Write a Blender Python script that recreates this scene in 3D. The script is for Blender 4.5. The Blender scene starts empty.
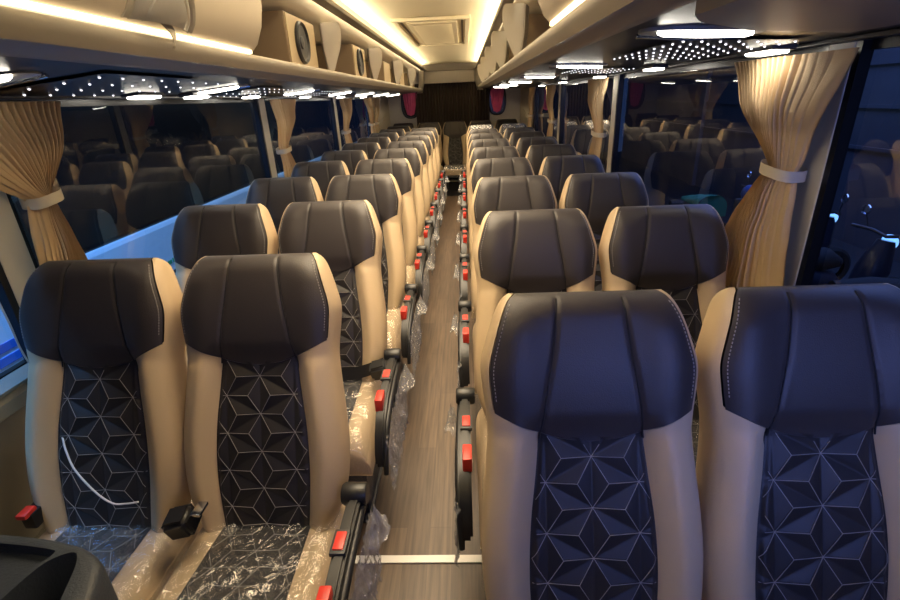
import bpy, bmesh, math, random
from mathutils import Vector, Matrix, noise
random.seed(7)
PI = math.pi
sc = bpy.context.scene
C = bpy.data.collections.new('coach'); sc.collection.children.link(C)

# ------------------------------------------------------------------ materials
def mat(name, col, rough=.5, metal=0., spec=.5, bump=0, bscale=200, var=0, vscale=8, emit=None, estr=0, coat=0, sheen=0):
    m = bpy.data.materials.new(name); m.use_nodes = True
    nt = m.node_tree; b = nt.nodes['Principled BSDF']
    b.inputs['Base Color'].default_value = (*col, 1); b.inputs['Roughness'].default_value = rough
    b.inputs['Metallic'].default_value = metal; b.inputs['Specular IOR Level'].default_value = spec
    b.inputs['Coat Weight'].default_value = coat
    if sheen: b.inputs['Sheen Weight'].default_value = sheen
    if emit:
        b.inputs['Emission Color'].default_value = (*emit, 1); b.inputs['Emission Strength'].default_value = estr
    tc = nt.nodes.new('ShaderNodeTexCoord')
    if bump:
        n = nt.nodes.new('ShaderNodeTexNoise'); n.inputs['Scale'].default_value = bscale; n.inputs['Detail'].default_value = 4
        nt.links.new(tc.outputs['Object'], n.inputs['Vector'])
        bp = nt.nodes.new('ShaderNodeBump'); bp.inputs['Strength'].default_value = bump; bp.inputs['Distance'].default_value = .002
        nt.links.new(n.outputs['Fac'], bp.inputs['Height']); nt.links.new(bp.outputs['Normal'], b.inputs['Normal'])
    if var:
        n = nt.nodes.new('ShaderNodeTexNoise'); n.inputs['Scale'].default_value = vscale; n.inputs['Detail'].default_value = 3
        nt.links.new(tc.outputs['Object'], n.inputs['Vector'])
        r = nt.nodes.new('ShaderNodeMapRange'); r.inputs['To Min'].default_value = 1 - var; r.inputs['To Max'].default_value = 1 + var
        nt.links.new(n.outputs['Fac'], r.inputs['Value'])
        mx = nt.nodes.new('ShaderNodeVectorMath'); mx.operation = 'SCALE'; mx.inputs[0].default_value = col
        nt.links.new(r.outputs['Result'], mx.inputs['Scale']); nt.links.new(mx.outputs['Vector'], b.inputs['Base Color'])
    return m

M = {}
M['charcoal'] = mat('charcoal leather', (.034, .027, .026), .48, bump=.25, bscale=420, sheen=.08)
M['quilt'] = mat('charcoal quilted fabric', (.021, .018, .018), .46, bump=.3, bscale=700, sheen=.05)
M['beige'] = mat('beige leather', (.58, .44, .275), .5, bump=.2, bscale=380)
M['seam'] = mat('dark seam', (.012, .011, .011), .7)
M['thread'] = mat('pale thread', (.34, .32, .30), .6)
M['shell'] = mat('grey seat shell', (.05, .05, .052), .5, bump=.2, bscale=250)
M['black'] = mat('black plastic', (.013, .013, .014), .38, bump=.15, bscale=300)
M['red'] = mat('red plastic', (.72, .045, .03), .35)
M['metal'] = mat('dark painted steel', (.06, .06, .065), .4, metal=.6)
M['cream'] = mat('cream moulded panel', (.60, .52, .40), .42, var=.03)
M['grey_cream'] = mat('grey cream panel', (.34, .30, .24), .4, var=.03)
M['bracket'] = mat('cream grey bracket', (.56, .51, .42), .42)
M['valance'] = mat('valance led', (.9, .8, .6), .4, emit=(1, .86, .60), estr=22)
M['ceiling'] = mat('cream ceiling cloth', (.80, .71, .50), .7, bump=.1, bscale=200)
M['trimbrown'] = mat('taupe trim', (.16, .13, .095), .5)
M['gloss'] = mat('glossy dark panel', (.016, .015, .016), .33, spec=.3)
M['pillar'] = mat('pillar covering', (.60, .56, .48), .55, bump=.1, bscale=150)
M['wallgrey'] = mat('side wall covering', (.27, .25, .20), .5, bump=.2, bscale=180, var=.05)
M['sill'] = mat('sill plastic', (.20, .19, .165), .4)
M['frame'] = mat('black window border', (.006, .006, .007), .3)
M['curtain'] = mat('gold beige curtain cloth', (.62, .44, .24), .75, bump=.4, bscale=500, var=.06, sheen=.15)
M['tie'] = mat('pale curtain tie', (.66, .58, .44), .6, bump=.3, bscale=500)
M['brown_curtain'] = mat('brown rear curtain cloth', (.05, .034, .024), .75, var=.25, vscale=14)
M['box'] = mat('tan ducting box', (.26, .18, .10), .55, var=.05)
M['boxlight'] = mat('tan ducting box face', (.50, .38, .22), .5)
M['speaker'] = mat('black speaker cone', (.02, .02, .022), .35)
M['white'] = mat('white metal strip', (.8, .78, .74), .4)
M['console'] = mat('blue grey console plastic', (.045, .055, .075), .48, bump=.5, bscale=260)
M['recess'] = mat('console recess plastic', (.016, .018, .024), .5)
M['cable'] = mat('white cable', (.62, .62, .64), .35)
M['lamp'] = mat('lamp diffuser', (.9, .9, .9), .4, emit=(1, .93, .80), estr=17)
M['led'] = mat('warm led strip', (.9, .8, .6), .4, emit=(1, .80, .48), estr=4.5)
M['cove'] = mat('warm cove led', (.9, .8, .6), .4, emit=(1, .84, .56), estr=5)
M['dot'] = mat('tiny glowing dot', (.9, .9, .9), .4, emit=(.95, .93, 1), estr=2.2)
M['housing'] = mat('lamp housing', (.30, .28, .25), .3)
M['magenta'] = mat('magenta light sheet', (.70, .10, .26), .6, var=.2, vscale=10)
M['coach_blue'] = mat('pale blue paint', (.42, .62, .85), .3, coat=.2)
M['stripe'] = mat('blue stripe paint', (.02, .12, .55), .3)
M['night'] = mat('dark outside surface', (.06, .065, .08), .7, var=.4, vscale=1.2)
M['nightglass'] = mat('dark coach glass', (.003, .003, .004), .25)
M['asphalt'] = mat('night asphalt', (.02, .021, .024), .8, bump=.4, bscale=30)
M['bike'] = mat('dark scooter paint', (.012, .016, .03), .3, coat=.4)
M['rubber'] = mat('rubber', (.01, .01, .01), .8)
M['chrome'] = mat('chrome', (.6, .62, .66), .15, metal=1)
M['bluelamp'] = mat('bluish lit lamp', (.3, .5, .9), .3, emit=(.22, .5, 1), estr=1.6)
M['tail'] = mat('red tail lamp', (.6, .08, .03), .3, emit=(1, .14, .04), estr=.7)
M['plate'] = mat('pale blue plate', (.35, .6, .85), .5, emit=(.25, .6, 1), estr=.6)
M['green'] = mat('green plastic sheet', (.03, .22, .13), .4)
M['bluehelmet'] = mat('blue gloss shell', (.04, .10, .35), .3)
M['greenpaint'] = mat('green marking', (.02, .32, .18), .4)

def wood():
    m = bpy.data.materials.new('brown plank vinyl'); m.use_nodes = True; nt = m.node_tree; b = nt.nodes['Principled BSDF']
    tc = nt.nodes.new('ShaderNodeTexCoord'); mp = nt.nodes.new('ShaderNodeMapping'); mp.inputs['Rotation'].default_value = (0, 0, PI/2)
    nt.links.new(tc.outputs['Object'], mp.inputs['Vector'])
    br = nt.nodes.new('ShaderNodeTexBrick'); br.inputs['Scale'].default_value = 1; br.inputs['Brick Width'].default_value = .9
    br.inputs['Row Height'].default_value = .085; br.inputs['Mortar Size'].default_value = .0012; br.inputs['Bias'].default_value = 0
    br.inputs['Color1'].default_value = (.070, .044, .028, 1); br.inputs['Color2'].default_value = (.112, .074, .048, 1); br.inputs['Mortar'].default_value = (.07, .045, .03, 1)
    nt.links.new(mp.outputs['Vector'], br.inputs['Vector'])
    mp2 = nt.nodes.new('ShaderNodeMapping'); mp2.inputs['Scale'].default_value = (34, 1.6, 1)
    nt.links.new(tc.outputs['Object'], mp2.inputs['Vector'])
    n = nt.nodes.new('ShaderNodeTexNoise'); n.inputs['Scale'].default_value = 2.2; n.inputs['Detail'].default_value = 6
    nt.links.new(mp2.outputs['Vector'], n.inputs['Vector'])
    r = nt.nodes.new('ShaderNodeMapRange'); r.inputs['From Min'].default_value = .3; r.inputs['From Max'].default_value = .7
    r.inputs['To Min'].default_value = .62; r.inputs['To Max'].default_value = 1.35
    nt.links.new(n.outputs['Fac'], r.inputs['Value'])
    mx = nt.nodes.new('ShaderNodeVectorMath'); mx.operation = 'SCALE'
    nt.links.new(br.outputs['Color'], mx.inputs[0]); nt.links.new(r.outputs['Result'], mx.inputs['Scale'])
    nt.links.new(mx.outputs['Vector'], b.inputs['Base Color']); b.inputs['Roughness'].default_value = .42
    return m
M['wood'] = wood()

def film(name, gloss, white, rough=.1, bs=28):
    m = bpy.data.materials.new(name); m.use_nodes = True; nt = m.node_tree; nt.nodes.clear()
    out = nt.nodes.new('ShaderNodeOutputMaterial'); tr = nt.nodes.new('ShaderNodeBsdfTransparent'); tr.inputs[0].default_value = (.97, .97, .97, 1)
    gl = nt.nodes.new('ShaderNodeBsdfGlossy'); gl.inputs['Roughness'].default_value = rough
    df = nt.nodes.new('ShaderNodeBsdfDiffuse'); df.inputs[0].default_value = (.75, .76, .78, 1)
    tc = nt.nodes.new('ShaderNodeTexCoord'); n = nt.nodes.new('ShaderNodeTexNoise'); n.inputs['Scale'].default_value = bs
    n.inputs['Detail'].default_value = 5; n.inputs['Distortion'].default_value = 1.3
    nt.links.new(tc.outputs['Object'], n.inputs['Vector'])
    bp = nt.nodes.new('ShaderNodeBump'); bp.inputs['Strength'].default_value = 1; bp.inputs['Distance'].default_value = .012
    nt.links.new(n.outputs['Fac'], bp.inputs['Height']); nt.links.new(bp.outputs['Normal'], gl.inputs['Normal'])
    a = nt.nodes.new('ShaderNodeMixShader'); a.inputs[0].default_value = gloss
    b = nt.nodes.new('ShaderNodeMixShader'); b.inputs[0].default_value = white
    nt.links.new(tr.outputs[0], a.inputs[1]); nt.links.new(gl.outputs[0], a.inputs[2])
    nt.links.new(a.outputs[0], b.inputs[1]); nt.links.new(df.outputs[0], b.inputs[2]); nt.links.new(b.outputs[0], out.inputs[0])
    return m
M['film'] = film('clear plastic film', .17, .03)
M['film_hang'] = film('crumpled clear plastic', .26, .24, .18, 45)

def glass(name, tint, fac0):
    m = bpy.data.materials.new(name); m.use_nodes = True; nt = m.node_tree; nt.nodes.clear()
    out = nt.nodes.new('ShaderNodeOutputMaterial'); tr = nt.nodes.new('ShaderNodeBsdfTransparent'); tr.inputs[0].default_value = (*tint, 1)
    gl = nt.nodes.new('ShaderNodeBsdfGlossy'); gl.inputs['Roughness'].default_value = .015
    fr = nt.nodes.new('ShaderNodeFresnel'); fr.inputs[0].default_value = 1.5
    mr = nt.nodes.new('ShaderNodeMapRange'); mr.inputs['From Min'].default_value = .04; mr.inputs['To Min'].default_value = fac0; mr.inputs['To Max'].default_value = .9
    mx = nt.nodes.new('ShaderNodeMixShader')
    nt.links.new(fr.outputs[0], mr.inputs['Value']); nt.links.new(mr.outputs[0], mx.inputs[0])
    nt.links.new(tr.outputs[0], mx.inputs[1]); nt.links.new(gl.outputs[0], mx.inputs[2]); nt.links.new(mx.outputs[0], out.inputs[0])
    return m
M['glass'] = glass('tinted window glass', (.80, .86, .94), .085)

# ------------------------------------------------------------------ mesh helpers
class MB:
    def __init__(s): s.v = []; s.f = []
    def add(s, vs, fs):
        o = len(s.v); s.v += [tuple(v) for v in vs]; s.f += [tuple(i + o for i in f) for f in fs]
    def grid(s, nu, nv, fn, cu=False):
        vs = [fn(i / (nu - (0 if cu else 1)), j / (nv - 1)) for j in range(nv) for i in range(nu)]
        fs = []
        for j in range(nv - 1):
            for i in range(nu if cu else nu - 1):
                a = j*nu + i; b = j*nu + (i + 1) % nu
                fs.append((a, b, b + nu, a + nu))
        s.add(vs, fs)
    def box(s, x0, x1, y0, y1, z0, z1, bev=0):
        bm = bmesh.new(); bmesh.ops.create_cube(bm, size=1)
        for v in bm.verts:
            v.co = Vector(((x0+x1)/2 + v.co.x*(x1-x0), (y0+y1)/2 + v.co.y*(y1-y0), (z0+z1)/2 + v.co.z*(z1-z0)))
        if bev: bmesh.ops.bevel(bm, geom=bm.edges[:], offset=bev, segments=2, profile=.6, affect='EDGES')
        s.bm(bm)
    def bm(s, bm, mtx=None):
        bm.verts.index_update()
        s.add([(mtx @ v.co if mtx else v.co)[:] for v in bm.verts], [[v.index for v in f.verts] for f in bm.faces]); bm.free()
    def tube(s, pts, r, n=8, cap=True):
        pts = [Vector(p) for p in pts]; rr = r if isinstance(r, (list, tuple)) else [r]*len(pts)
        T0 = (pts[1]-pts[0]).normalized(); N = T0.orthogonal().normalized(); vs = []
        for i, p in enumerate(pts):
            a = pts[max(i-1, 0)]; b = pts[min(i+1, len(pts)-1)]; T = (b-a)
            if T.length < 1e-9: T = T0
            T.normalize(); N = (N - T*N.dot(T)); N.normalize(); B = T.cross(N)
            for k in range(n):
                t = 2*PI*k/n; vs.append(p + (N*math.cos(t) + B*math.sin(t))*rr[i])
        fs = []
        for i in range(len(pts)-1):
            for k in range(n): a = i*n+k; b = i*n+(k+1) % n; fs.append((a, b, b+n, a+n))
        if cap: fs.append(tuple(range(n))[::-1]); fs.append(tuple((len(pts)-1)*n + k for k in range(n)))
        s.add(vs, fs)
    def prism(s, prof, ax, a, b):
        """profile of 2D points extruded along axis ax from a to b"""
        n = len(prof)
        def P(p, t): return {'x': (t, p[0], p[1]), 'y': (p[0], t, p[1]), 'z': (p[0], p[1], t)}[ax]
        s.add([P(p, a) for p in prof] + [P(p, b) for p in prof],
              [tuple(range(n))[::-1], tuple(range(n, 2*n))] + [(i, (i+1) % n, n + (i+1) % n, n+i) for i in range(n)])
    def lathe(s, prof, ctr, axis, n=24):
        ax = Vector(axis).normalized(); u = ax.orthogonal().normalized(); w = ax.cross(u); c = Vector(ctr); vs = []
        for (r, h) in prof:
            for k in range(n): t = 2*PI*k/n; vs.append(c + ax*h + (u*math.cos(t) + w*math.sin(t))*r)
        fs = [(i*n+k, i*n+(k+1) % n, (i+1)*n+(k+1) % n, (i+1)*n+k) for i in range(len(prof)-1) for k in range(n)]
        s.add(vs, fs)
    def build(s, name, m, parent=None, smooth=True, angle=40, weld=False):
        me = bpy.data.meshes.new(name); me.from_pydata(s.v, [], s.f); me.update()
        bm = bmesh.new(); bm.from_mesh(me)
        if weld: bmesh.ops.remove_doubles(bm, verts=bm.verts, dist=1e-5)
        bmesh.ops.recalc_face_normals(bm, faces=bm.faces); bm.to_mesh(me); bm.free()
        me.materials.append(m)
        if smooth:
            me.polygons.foreach_set('use_smooth', [True]*len(me.polygons))
            me.set_sharp_from_angle(angle=math.radians(angle))
        o = bpy.data.objects.new(name, me); C.objects.link(o)
        if parent: o.parent = parent
        return o

def tag(o, label=None, cat=None, group=None, kind=None):
    if label: o['label'] = label
    if cat: o['category'] = cat
    if group: o['group'] = group
    if kind: o['kind'] = kind
    return o
def empty(name, loc, label, cat, group=None):
    o = bpy.data.objects.new(name, None); o.empty_display_size = .1; C.objects.link(o); o.location = loc
    return tag(o, label, cat, group)
def copy_tree(o, parent=None):
    c = o.copy(); C.objects.link(c)
    if parent: c.parent = parent
    for ch in o.children: copy_tree(ch, c)
    return c
def struct(o): o['kind'] = 'structure'; return o
def lerp(a, b, t): return a + (b-a)*t
def pl(x, pts):
    if x <= pts[0][0]: return pts[0][1]
    for (a, fa), (b, fb) in zip(pts, pts[1:]):
        if x <= b: return fa + (fb-fa)*(x-a)/(b-a)
    return pts[-1][1]
def sm(a, b, x): t = min(1, max(0, (x-a)/(b-a))); return t*t*(3-2*t)
def spl(x, pts):   # catmull-rom through points
    n = len(pts)
    if x <= pts[0][0]: return pts[0][1]
    if x >= pts[-1][0]: return pts[-1][1]
    for i in range(n-1):
        if x <= pts[i+1][0]:
            x0, y0 = pts[i]; x1, y1 = pts[i+1]; t = (x-x0)/(x1-x0)
            m0 = (y1-pts[i-1][1])/(x1-pts[i-1][0]) if i > 0 else (y1-y0)/(x1-x0)
            m1 = (pts[i+2][1]-y0)/(pts[i+2][0]-x0) if i+2 < n else (y1-y0)/(x1-x0)
            h = x1-x0; t2 = t*t; t3 = t2*t
            return (2*t3-3*t2+1)*y0 + (t3-2*t2+t)*h*m0 + (-2*t3+3*t2)*y1 + (t3-t2)*h*m1

# ------------------------------------------------------------------ the seat (faces -y), origin on the floor under the headrest top
REC = math.radians(20); TOPZ = 1.117
DN = Vector((0, -math.sin(REC), -math.cos(REC))); NF = Vector((0, -math.cos(REC), math.sin(REC)))
HW = [(0, .158), (.012, .172), (.04, .187), (.10, .207), (.15, .219), (.20, .216), (.24, .211), (.29, .208), (.36, .213), (.45, .222), (.55, .227), (.65, .220), (.72, .200), (.78, .175)]
def hw(v): return spl(v, HW)
def vb(u):         # lower edge of the headrest cover
    u = abs(u)
    return .302 - .022*(u/.105)**2 if u < .105 else .280 - (u-.105)/(.215-.105)*.052
def uq(v): return spl(v, [(.27, .103), (.36, .112), (.48, .126), (.60, .130), (.70, .124), (.80, .115)])
def seamu(v): return spl(v, [(0, .064), (.10, .074), (.20, .090), (.30, .105)])
def Ff(u, v):
    a = abs(u)
    head = .052 + .020*sm(.07, .17, a)*sm(.0, .08, v)*(1-sm(.26, .30, v)) + .012*math.sin(min(1, v/.30)*PI)
    body = .040 + .040*sm(uq(max(v, .28))-.006, uq(max(v, .28))+.05, a) + .012*math.sin(min(1, max(0, (v-.3)/.5))*PI)
    return lerp(head, body, sm(.235, .31, v))
def topf(v, w=.055): return (1-(1-min(1, v/w))**2.3)**(1/2.3)
def pt(phi, v):
    w = hw(v); sx = math.sin(phi); cx = math.cos(phi)
    u = w*math.copysign(abs(sx)**.5, sx)
    d = Ff(u, v)*abs(cx)**.62*topf(v) if cx >= 0 else -.062*abs(cx)**.5*topf(v, .035)
    if cx >= 0 and v < .31:
        g = abs(abs(u)-seamu(v)); d -= .0045*math.exp(-(g/.0045)**2)*sm(0, .02, v)
    return u, d
def W3(u, d, v):
    p = Vector((0, 0, TOPZ)) + DN*v + NF*d
    return (u, p.y, p.z)
def phi_of(u, v):
    return math.asin(min(1, (abs(u)/hw(v))**2))*(1 if u >= 0 else -1)
PD = math.radians(58)
def front(u, v, off=0): u2, d = pt(phi_of(u, v), v); return W3(u, d+off, v)

def mk_head():
    m = MB()
    # u-driven columns so the seams sit on grid lines
    us = []
    N = 84
    def f(a, b):
        w0 = (math.sin(PD))**.5
        s = (a*2-1)*w0
        # bottom edge for this s
        vbot = .27
        for _ in range(8): vbot = vb(s*hw(vbot))
        v = vbot*(b**1.25)
        u = s*hw(v); _, d = pt(phi_of(u, v), v)
        d += .002
        return W3(u, d, v)
    m.grid(N, 54, f)
    # a small turned-under hem along the lower edge
    def g(a, b):
        w0 = (math.sin(PD))**.5; s = (a*2-1)*w0; vbot = .27
        for _ in range(8): vbot = vb(s*hw(vbot))
        u = s*hw(vbot); _, d = pt(phi_of(u, vbot), vbot); return W3(u, d+.002-.014*b, vbot+.003*math.sin(b*PI))
    m.grid(N, 4, g)
    return m
def mk_bolster(sg):
    m = MB(); PE = math.radians(142)
    def f(a, b):
        v = .80*b**1.1
        if v < .228: p0 = PD
        elif v < .280: u0 = .105 + (.280-v)/.052*.11; p0 = min(PD, abs(phi_of(min(u0, hw(v)*.999), v)))
        else: p0 = phi_of(uq(v), v)
        p = lerp(p0, PE, a**1.15); u, d = pt(p, v)
        if a == 0: d -= .006
        return W3(sg*u, d, v)
    m.grid(26, 84, f); return m
def mk_shell():
    m = MB(); PE = math.radians(141)
    m.grid(24, 40, lambda a, b: W3(*(lambda r: (r[0], r[1]))(pt(lerp(PE, 2*PI-PE, a), .80*b**1.2)), .80*b**1.2)); 
    # tray pocket bulge on the back
    return m
# quilting lattice: nodes on columns .096 apart, .104 along
QA, QC, QV0 = .104, .094, .335
def nodes():
    r = []
    for c in range(-3, 4):
        for k in range(-3, 8): r.append((c*QC, QV0 + (k + (.5 if c % 2 else 0))*QA, c, k))
    return r
def edge_dist(u, v):
    # distance to three families of lattice lines in a sheared frame (scaled to equilateral)
    X = u/QC; Y = (v-QV0)/QA
    a = X; b = Y + X*.5; c = Y - X*.5
    da = abs(a-round(a)); db = abs(b-round(b)); dc = abs(c-round(c))
    return min(da, db, dc)     # up to 1/3 at the centroids
def qh(u, v): return .0095*(edge_dist(u, v)*3)**.85 - .003
def qpt(u, v, off=0):
    w = uq(v); e = sm(0, .014, w-abs(u))
    d = Ff(u, v)*.98 + qh(u, v)*e - .007*(1-e) + off
    return W3(u, d, v)
def mk_quilt():
    m = MB()
    def f(a, b):
        s = a*2-1; vt = vb(s*.104)-.006; v = lerp(vt, .80, b); return qpt(s*uq(v), v)
    m.grid(81, 161, f); return m
def mk_qstitch(fn, umax, vlo, vhi, r=.00075):
    """thin thread along every ridge from lattice node to triangle centroid"""
    m = MB()
    for (x, y, c, k) in nodes():
        for sx in (-1, 1):                      # centroids lie at +-QC/3.. and two per side
            for (dx, dy) in ((QC*2/3, 0), (QC/3, QA/2), (QC/3, -QA/2)):
                p = []; 
                for i in range(7):
                    t = i/6; u = x + sx*dx*t; v = y + dy*t
                    if abs(u) < umax(v)-.004 and vlo(u) < v < vhi: p.append(fn(u, v))
                    elif len(p) > 1: break
                if len(p) > 1: m.tube(p, r, 4, False)
    return m

# cushion: u across, t from back (0) to front (1)
CY0, CL = -.17, .55
def cz(u, t):
    a = abs(u)
    base = .405 + .028*t + .018*sm(.10, .19, a)
    e = max(0, 1-(a/.226)**6)**.45
    fr = 1 - max(0, (t-.86)/.14)**2.4*.45
    return (base - .30)*e*fr + .30
def cuq(t): return lerp(.118, .140, t)
def cp(u, t, off=0): return (u, CY0 - CL*(t if t < 1 else 1), cz(u, t) + off)
def mk_cushion():
    m = MB()
    def f(a, b):
        s = a*2-1; s = math.copysign(1-(1-abs(s))**1.6, s); return cp(s*.226, b)
    m.grid(49, 40, f)
    m.grid(49, 6, lambda a, b: (lambda p: (p[0]*(1-.03*b), p[1]+.004*b, lerp(p[2], .29, b)))(f(a, 1)))
    m.grid(49, 2, lambda a, b: (lambda p: (p[0], p[1], lerp(p[2], .29, b)))(f(a, 0)))
    m.grid(12, 20, lambda a, b: (lerp(-.226, .226, a), CY0-CL*b, .292))
    return m
def cq(u, t, off=0):
    v = t*CL + .335; w = cuq(t); e = sm(0, .012, w-abs(u))
    return (u, CY0-CL*t, cz(u, t) + .003 + .4*qh(u, v)*e + off)
def mk_cquilt():
    m = MB(); m.grid(61, 101, lambda a, b: cq((a*2-1)*cuq(b), lerp(0, .985, b))); return m
def mk_film(seed):
    m = MB()
    def f(a, b):
        s = a*2-1; t = lerp(-.02, 1.0, b); u = s*.223
        n = noise.noise(Vector((u*16+seed, t*13, seed)))*.008 + noise.ridged_multi_fractal(Vector((u*9, t*7+seed, 1.7)), 1, 2, 3, 1, 2)*.005
        z = cz(u*.985, max(0, t))
        if abs(s) > .93: z = min(z, cz(.93*.226, max(0, t))) - (abs(s)-.93)*1.1
        return (u*1.01, CY0 - CL*t, z + .010 + n)
    m.grid(60, 60, f)
    # front flap hanging down
    m.grid(60, 10, lambda a, b: (lambda p: (p[0], p[1]-.012-.01*noise.noise(Vector((a*20, b*5, seed))), p[2]-b*.13))(f(a, 1)))
    return m
def mk_hang(sg, seed):
    m = MB()
    def f(a, b):
        y = lerp(-.26, -.72, a); z = .44 - b*(.23 + .06*noise.noise(Vector((a*9, seed, 0))))
        x = .288 + .012*noise.noise(Vector((a*26, b*7, seed))) + .010*noise.noise(Vector((a*60, b*20, seed))) + .008*b
        return (sg*x, y, z)
    m.grid(70, 26, f)
    # loose tuft beside the hinge
    def g(a, b):
        t = a*2*PI; r = .035*b*(1+.5*noise.noise(Vector((math.cos(t)*2, math.sin(t)*2, seed+b))))
        return (sg*(.312 + r*math.cos(t)*.9), -.31 + r*math.sin(t)*1.4, .50 - b*.10 + .03*noise.noise(Vector((a*9, b*4, seed+3))))
    m.grid(28, 10, g)
    return m

def mk_armrest(sg):
    m = MB()
    prof = [(-.30, .495), (-.30, .532), (-.34, .540), (-.50, .535), (-.59, .522), (-.655, .498), (-.705, .452), (-.735, .390), (-.738, .345), (-.716, .345), (-.700, .395), (-.672, .440), (-.62, .470), (-.50, .492), (-.40, .497)]
    bm = bmesh.new(); a, b = .246, .281
    vs = [bm.verts.new((sg*a, p[0], p[1])) for p in prof]; f = bm.faces.new(vs)
    r = bmesh.ops.extrude_face_region(bm, geom=[f])
    for v in r['geom']:
        if isinstance(v, bmesh.types.BMVert): v.co.x = sg*b
    bmesh.ops.bevel(bm, geom=[e for e in bm.edges if abs(e.verts[0].co.x-e.verts[1].co.x) < 1e-6], offset=.007, segments=2, affect='EDGES')
    m.bm(bm)
    m.lathe([(.0, -.033), (.026, -.033), (.030, -.026), (.030, .026), (.026, .033), (0, .033)], (sg*.261, -.295, .53), (1, 0, 0), 20)
    return m
def mk_skirt(sg):
    m = MB()
    pts = [(sg*.281, -.30, .505), (sg*.283, -.42, .502), (sg*.284, -.55, .492), (sg*.283, -.65, .462), (sg*.281, -.715, .40), (sg*.279, -.735, .31)]
    m.tube(pts, [.010, .011, .012, .012, .011, .009], 10); return m
def mk_button(sg, y, big):
    m = MB(); l = .034 if big else .026
    if big: m.box(sg*.257-.014, sg*.257+.014, y-l, y+l, .50, .548, .005)
    else: m.box(sg*.259-.013, sg*.259+.013, y-l, y+l, .530, .546, .004)
    return m
def mk_bezel(sg, y):
    m = MB(); m.box(sg*.259-.019, sg*.259+.019, y-.035, y+.035, .530, .542, .003); return m
def mk_legs():
    m = MB()
    m.box(-.20, .20, -.70, -.20, .245, .296, .008)
    return m
def mk_leg(x):
    m = MB(); m.box(x-.02, x+.02, -.62, -.26, .0, .25, .006); m.box(x-.03, x+.03, -.66, -.22, 0, .012, .003); return m
def mk_receiver(x):     # black belt retractor / receiver box standing at the cushion's back corner
    m = MB(); bm = bmesh.new(); bmesh.ops.create_cube(bm, size=1)
    for v in bm.verts: v.co = Vector((v.co.x*.074, v.co.y*.068, v.co.z*.066))
    bmesh.ops.bevel(bm, geom=bm.edges[:], offset=.012, segments=3, affect='EDGES')
    m.bm(bm, Matrix.Translation((x, -.36, .505)) @ Matrix.Rotation(math.radians(-14), 4, 'Y') @ Matrix.Rotation(math.radians(12), 4, 'X'))
    return m
def mk_tongue(x):
    m = MB(); m.box(x-.012, x+.014, -.375, -.33, .535, .5445, .002); return m
def mk_strap(sg):
    m = MB()
    def f(a, b):
        return (sg*lerp(.22, -.12, a), -.305-.02*math.sin(a*PI)+.012*b, .47 - .035*math.sin(a*PI) + b*.05)
    m.grid(16, 5, f)
    m.grid(16, 5, lambda a, b: (lambda p: (p[0], p[1]-.004, p[2]))(f(a, b))); return m
def mk_buckle(x, y):
    m = MB(); m.box(x-.018, x+.018, y-.035, y+.03, .455, .505, .006); return m
def mk_bred(x, y):
    m = MB(); m.box(x-.014, x+.014, y-.028, y+.012, .500, .515, .004); return m

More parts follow.
